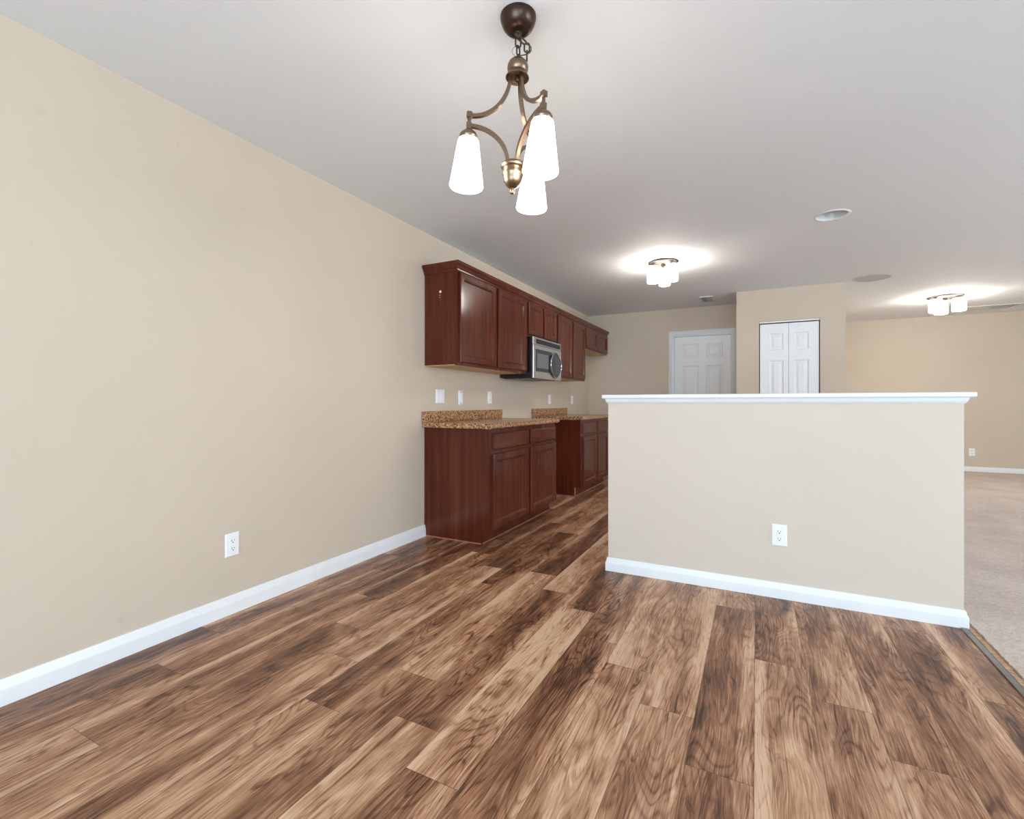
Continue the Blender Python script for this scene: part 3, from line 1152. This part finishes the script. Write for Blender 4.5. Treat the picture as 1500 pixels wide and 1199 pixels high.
# body coordinates: z measured down from the hub top, plan angles from RGT towards FWD
def bp(r, ang, z):
    a = math.radians(ang)
    v = RGT * (r * math.cos(a)) + FWD * (r * math.sin(a))
    return Vector((v.x, v.y, z))


bm = bmesh.new()
lathe(bm, [(0, .004), (.006, .004), (.007, 0), (.015, -.001), (.025, -.005), (.032, -.012), (.0365, -.022), (.0375, -.030), (.0365, -.038),
           (.034, -.043), (.0325, -.046), (.034, -.052), (.038, -.058), (.0415, -.064), (.0415, -.067), (.039, -.067),
           (.034, -.060), (0, -.058)], seg=48)
obj('hub', tl(bm), 'bronze_light', ch, smooth=40)
bm = bmesh.new()
lathe(bm, [(0, -.058), (.007, -.058), (.007, -.075), (.004, -.079), (0, -.079)], seg=20)
obj('hub_nut', tl(bm), 'bronze', ch, smooth=40)
bm = bmesh.new()
BZ = -.373
lathe(bm, [(0, BZ + .004), (.030, BZ + .004), (.040, BZ + .001), (.044, BZ - .006), (.0445, BZ - .011), (.042, BZ - .015), (.037, BZ - .018),
           (.0365, BZ - .030), (.0385, BZ - .034), (.0385, BZ - .039), (.0355, BZ - .043), (.0345, BZ - .052), (.031, BZ - .064), (.024, BZ - .075),
           (.014, BZ - .083), (.006, BZ - .086), (.006, BZ - .089), (.009, BZ - .093), (.0095, BZ - .098), (.007, BZ - .104), (0, BZ - .107)], seg=48)
obj('lower_bell', tl(bm), 'bronze_light', ch, smooth=40)

ARM = [(183.5, .163), (303.0, .168), (64.0, .170)]
for ang, R in ARM:
    # upper arm: falls from the hub and sweeps out to the block
    b = bmesh.new()
    pts = []
    for k in range(17):
        q = (PI / 2) * k / 16
        pts.append(bp(.024 + (R - .010 - .024) * (1 - math.cos(q)), ang, -.058 - (.213 - .058) * math.sin(q)))
    tube(b, pts, .0062, square=True)
    obj('arm', tl(b), 'bronze_light', ch, smooth=35)
    # lower arm: from below the block over and down to the bell
    b = bmesh.new()
    pts = []
    for k in range(17):
        q = (PI / 2) * k / 16
        pts.append(bp((R - .006) - (R - .006 - .021) * math.sin(q), ang, BZ + (-.249 - BZ) * math.cos(q)))
    tube(b, pts[::-1], .0062, square=True)
    obj('arm', tl(b), 'bronze_light', ch, smooth=35)
    # block, stem and socket cup above the shade
    c = bp(R, ang, 0)
    b = bmesh.new()
    rz = Matrix.Translation((c.x, c.y, 0)) @ Matrix.Rotation(TH + math.radians(ang), 4, 'Z')
    b2 = bmesh.new()
    box(b2, -.010, .010, -.010, .010, -.222, -.200, bev=.003, seg=1)
    box(b2, -.009, .009, -.009, .009, -.262, -.238, bev=.002, seg=1)
    lathe(b2, [(0, -.200), (.006, -.200), (.006, -.290), (0, -.290)], seg=16)
    lathe(b2, [(0, -.262), (.012, -.262), (.014, -.266), (.020, -.270), (.028, -.277), (.032, -.284), (.0325, -.290), (.030, -.294), (.029, -.299),
               (.0, -.299)], seg=36)
    bmesh.ops.transform(b2, matrix=rz, verts=b2.verts)
    b.free()
    sk = obj('socket_cup', tl(b2), 'bronze_light', ch, smooth=35)
    b = bmesh.new()
    lathe(b, [(.026, -.2985), (.034, -.2995), (.037, -.306), (.0405, -.330), (.0455, -.365), (.0505, -.400), (.0555, -.435), (.059, -.458),
              (.0595, -.463), (.058, -.466), (.055, -.464), (.0515, -.435), (.0465, -.400), (.0415, -.365), (.0365, -.330), (.033, -.306), (.026, -.3025)],
          c.x, c.y, 0, 48)
    obj('lamp_shade', tl(b), 'shade', ch, smooth=50)['label'] = 'lit frosted white glass shade'
    b = bmesh.new()
    lathe(b, [(0, -.300), (.012, -.302), (.013, -.330), (.020, -.355), (.027, -.380), (.028, -.398), (.022, -.418), (.010, -.428), (0, -.430)], c.x, c.y, 0, 24)
    obj('bulb', tl(b), 'bulb', ch, smooth=60)


# ------------------------------------------------------------------ flush ceiling lights
def flush_light(label, loc):
    t = thing('flush_ceiling_light', label, 'ceiling light', loc, 'three-shade flush ceiling lights')
    x, y_, z = loc
    b = bmesh.new()
    lathe(b, [(0, -.0005), (.142, -.0005), (.143, -.006), (.138, -.012), (.125, -.018), (.06, -.024), (.022, -.026), (.020, -.050), (.012, -.058), (0, -.060)], x, y_, z, 56)
    obj('base_plate', b, 'plate', t, smooth=40)
    for ang in (185, 305, 65):
        c = bp(.104, ang, 0)
        b = bmesh.new()
        lathe(b, [(0, -.019), (.012, -.019), (.012, -.028), (.022, -.032), (.030, -.042), (.030, -.050), (0, -.050)], x + c.x, y_ + c.y, z, 28)
        # curved arm from the centre to the cup
        tube(b, [Vector((x, y_, z - .040)) + bp(.104 * k / 8, ang, -.012 * math.sin(PI * k / 8)) for k in range(9)], .007, 8)
        obj('arm', b, 'nickel', t, smooth=40)
        b = bmesh.new()
        lathe(b, [(.020, -.0455), (.044, -.047), (.050, -.054), (.052, -.070), (.053, -.130), (.0535, -.196), (.052, -.203), (.047, -.206), (.047, -.200),
                  (.048, -.130), (.046, -.070), (.040, -.054), (.020, -.0505)], x + c.x, y_ + c.y, z, 36)
        obj('lamp_shade', b, 'shade_flush', t, smooth=50)['label'] = 'lit frosted white glass shade'
        b = bmesh.new()
        lathe(b, [(0, -.050), (.012, -.052), (.013, -.080), (.022, -.110), (.026, -.135), (.020, -.158), (0, -.166)], x + c.x, y_ + c.y, z, 20)
        obj('bulb', b, 'bulb_flush', t, smooth=60)
    return t


KL = Vector((2.376, 0, 0)) + FWD * 4.66 + RGT * 1.475
LL = Vector((2.376, 0, 0)) + FWD * 6.16 + RGT * 5.583
fl = flush_light('flush three-shade light lit on the kitchen ceiling in front of the pantry', (KL.x, KL.y, CEIL))
dup(fl, (LL.x, LL.y, CEIL), 0, 'flush three-shade light lit on the living room ceiling beside the return grille', (1.3, 1.3, 1.0))

# ------------------------------------------------------------------ recessed light, speaker, vents
rl = thing('recessed_light', 'unlit round recessed light set flush into the open white ceiling', 'ceiling light', (REC[0], REC[1], CEIL))
b = bmesh.new()
lathe(b, [(.096, .004), (.096, -.001), (.1005, -.005), (.112, -.004), (.116, -.0005), (.116, .0)], REC[0], REC[1], CEIL, 56)
obj('trim_ring', b, 'ceiling', rl, smooth=40)
b = bmesh.new()
lathe(b, [(.0965, -.001), (.093, .02), (.083, .05), (.066, .08), (.050, .105), (.050, .115), (0, .115)], REC[0], REC[1], CEIL, 48)
obj('reflector', b, 'reflector', rl, smooth=60)
b = bmesh.new()
lathe(b, [(0, .052), (.020, .054), (.036, .060), (.044, .072), (.040, .090), (.022, .114), (0, .114)], REC[0], REC[1], CEIL, 36)
obj('bulb', b, 'reflector', rl, smooth=60)

spk = Vector((2.376, 0, 0)) + FWD * 5.24 + RGT * 3.955
cs_ = thing('ceiling_speaker', 'flat round grey speaker grille in the ceiling beside the pantry corner', 'speaker', (spk.x, spk.y, CEIL))
b = bmesh.new()
lathe(b, [(.150, -.0005), (.163, -.0005), (.163, -.004), (.159, -.006), (.151, -.005)], spk.x, spk.y, CEIL, 56)
obj('rim', b, 'speaker', cs_, smooth=40)
b = bmesh.new()
lathe(b, [(0, -.0065), (.08, -.006), (.149, -.0042), (.1495, -.0008), (0, -.0008)], spk.x, spk.y, CEIL, 56)
obj('grille', b, 'speaker', cs_, smooth=40)

VX0, VX1, VY0, VY1 = 1.712, 1.880, 6.610, 6.970
vt = thing('ceiling_vent', 'small rectangular ceiling vent between the kitchen light and the white door', 'vent', ((VX0 + VX1) / 2, (VY0 + VY1) / 2, CEIL))


def vent_frame(x0, x1, y0, y1, w, z0, z1):
    b = bmesh.new()
    box(b, x0, x1, y0, y0 + w, z0, z1)
    box(b, x0, x1, y1 - w, y1, z0, z1)
    box(b, x0, x0 + w, y0 + w, y1 - w, z0, z1)
    box(b, x1 - w, x1, y0 + w, y1 - w, z0, z1)
    return b


obj('frame', vent_frame(VX0, VX1, VY0, VY1, .022, CEIL - .010, CEIL - .0005), 'grille', vt)
obj('duct_back', boxes((VX0 + .022, VX1 - .022, VY0 + .022, VY1 - .022, CEIL - .002, CEIL - .0006)), 'dark', vt)


def slats(parent, along, x0, x1, y0, y1, n, w, tilt_deg, mat):
    for k in range(n):
        f = (k + .5) / n
        b = bmesh.new()
        if along == 'y':
            box(b, -w / 2, w / 2, y0, y1, -.0008, .0008)
            bmesh.ops.transform(b, matrix=Matrix.Translation((x0 + (x1 - x0) * f, 0, CEIL - .008)) @ Matrix.Rotation(math.radians(tilt_deg if f < .5 else -tilt_deg), 4, 'Y'), verts=b.verts)
        else:
            box(b, x0, x1, -w / 2, w / 2, -.0008, .0008)
            bmesh.ops.transform(b, matrix=Matrix.Translation((0, y0 + (y1 - y0) * f, CEIL - .008)) @ Matrix.Rotation(math.radians(tilt_deg), 4, 'X'), verts=b.verts)
        obj('slat', b, mat, parent)


slats(vt, 'y', VX0 + .024, VX1 - .024, VY0 + .022, VY1 - .022, 8, .013, 35, 'grille')
GX0, GX1, GY0, GY1 = 5.02, 5.68, 9.02, 9.38
rg = thing('return_grille', 'wide louvered return air grille in the living room ceiling beside the far light', 'vent', ((GX0 + GX1) / 2, (GY0 + GY1) / 2, CEIL))
obj('frame', vent_frame(GX0, GX1, GY0, GY1, .028, CEIL - .008, CEIL - .0005), 'grille', rg)
obj('duct_back', boxes((GX0 + .028, GX1 - .028, GY0 + .028, GY1 - .028, CEIL - .002, CEIL - .0006)), 'grille', rg)
slats(rg, 'y', GX0 + .03, GX1 - .03, GY0 + .028, GY1 - .028, 7, .080, 14, 'grille')
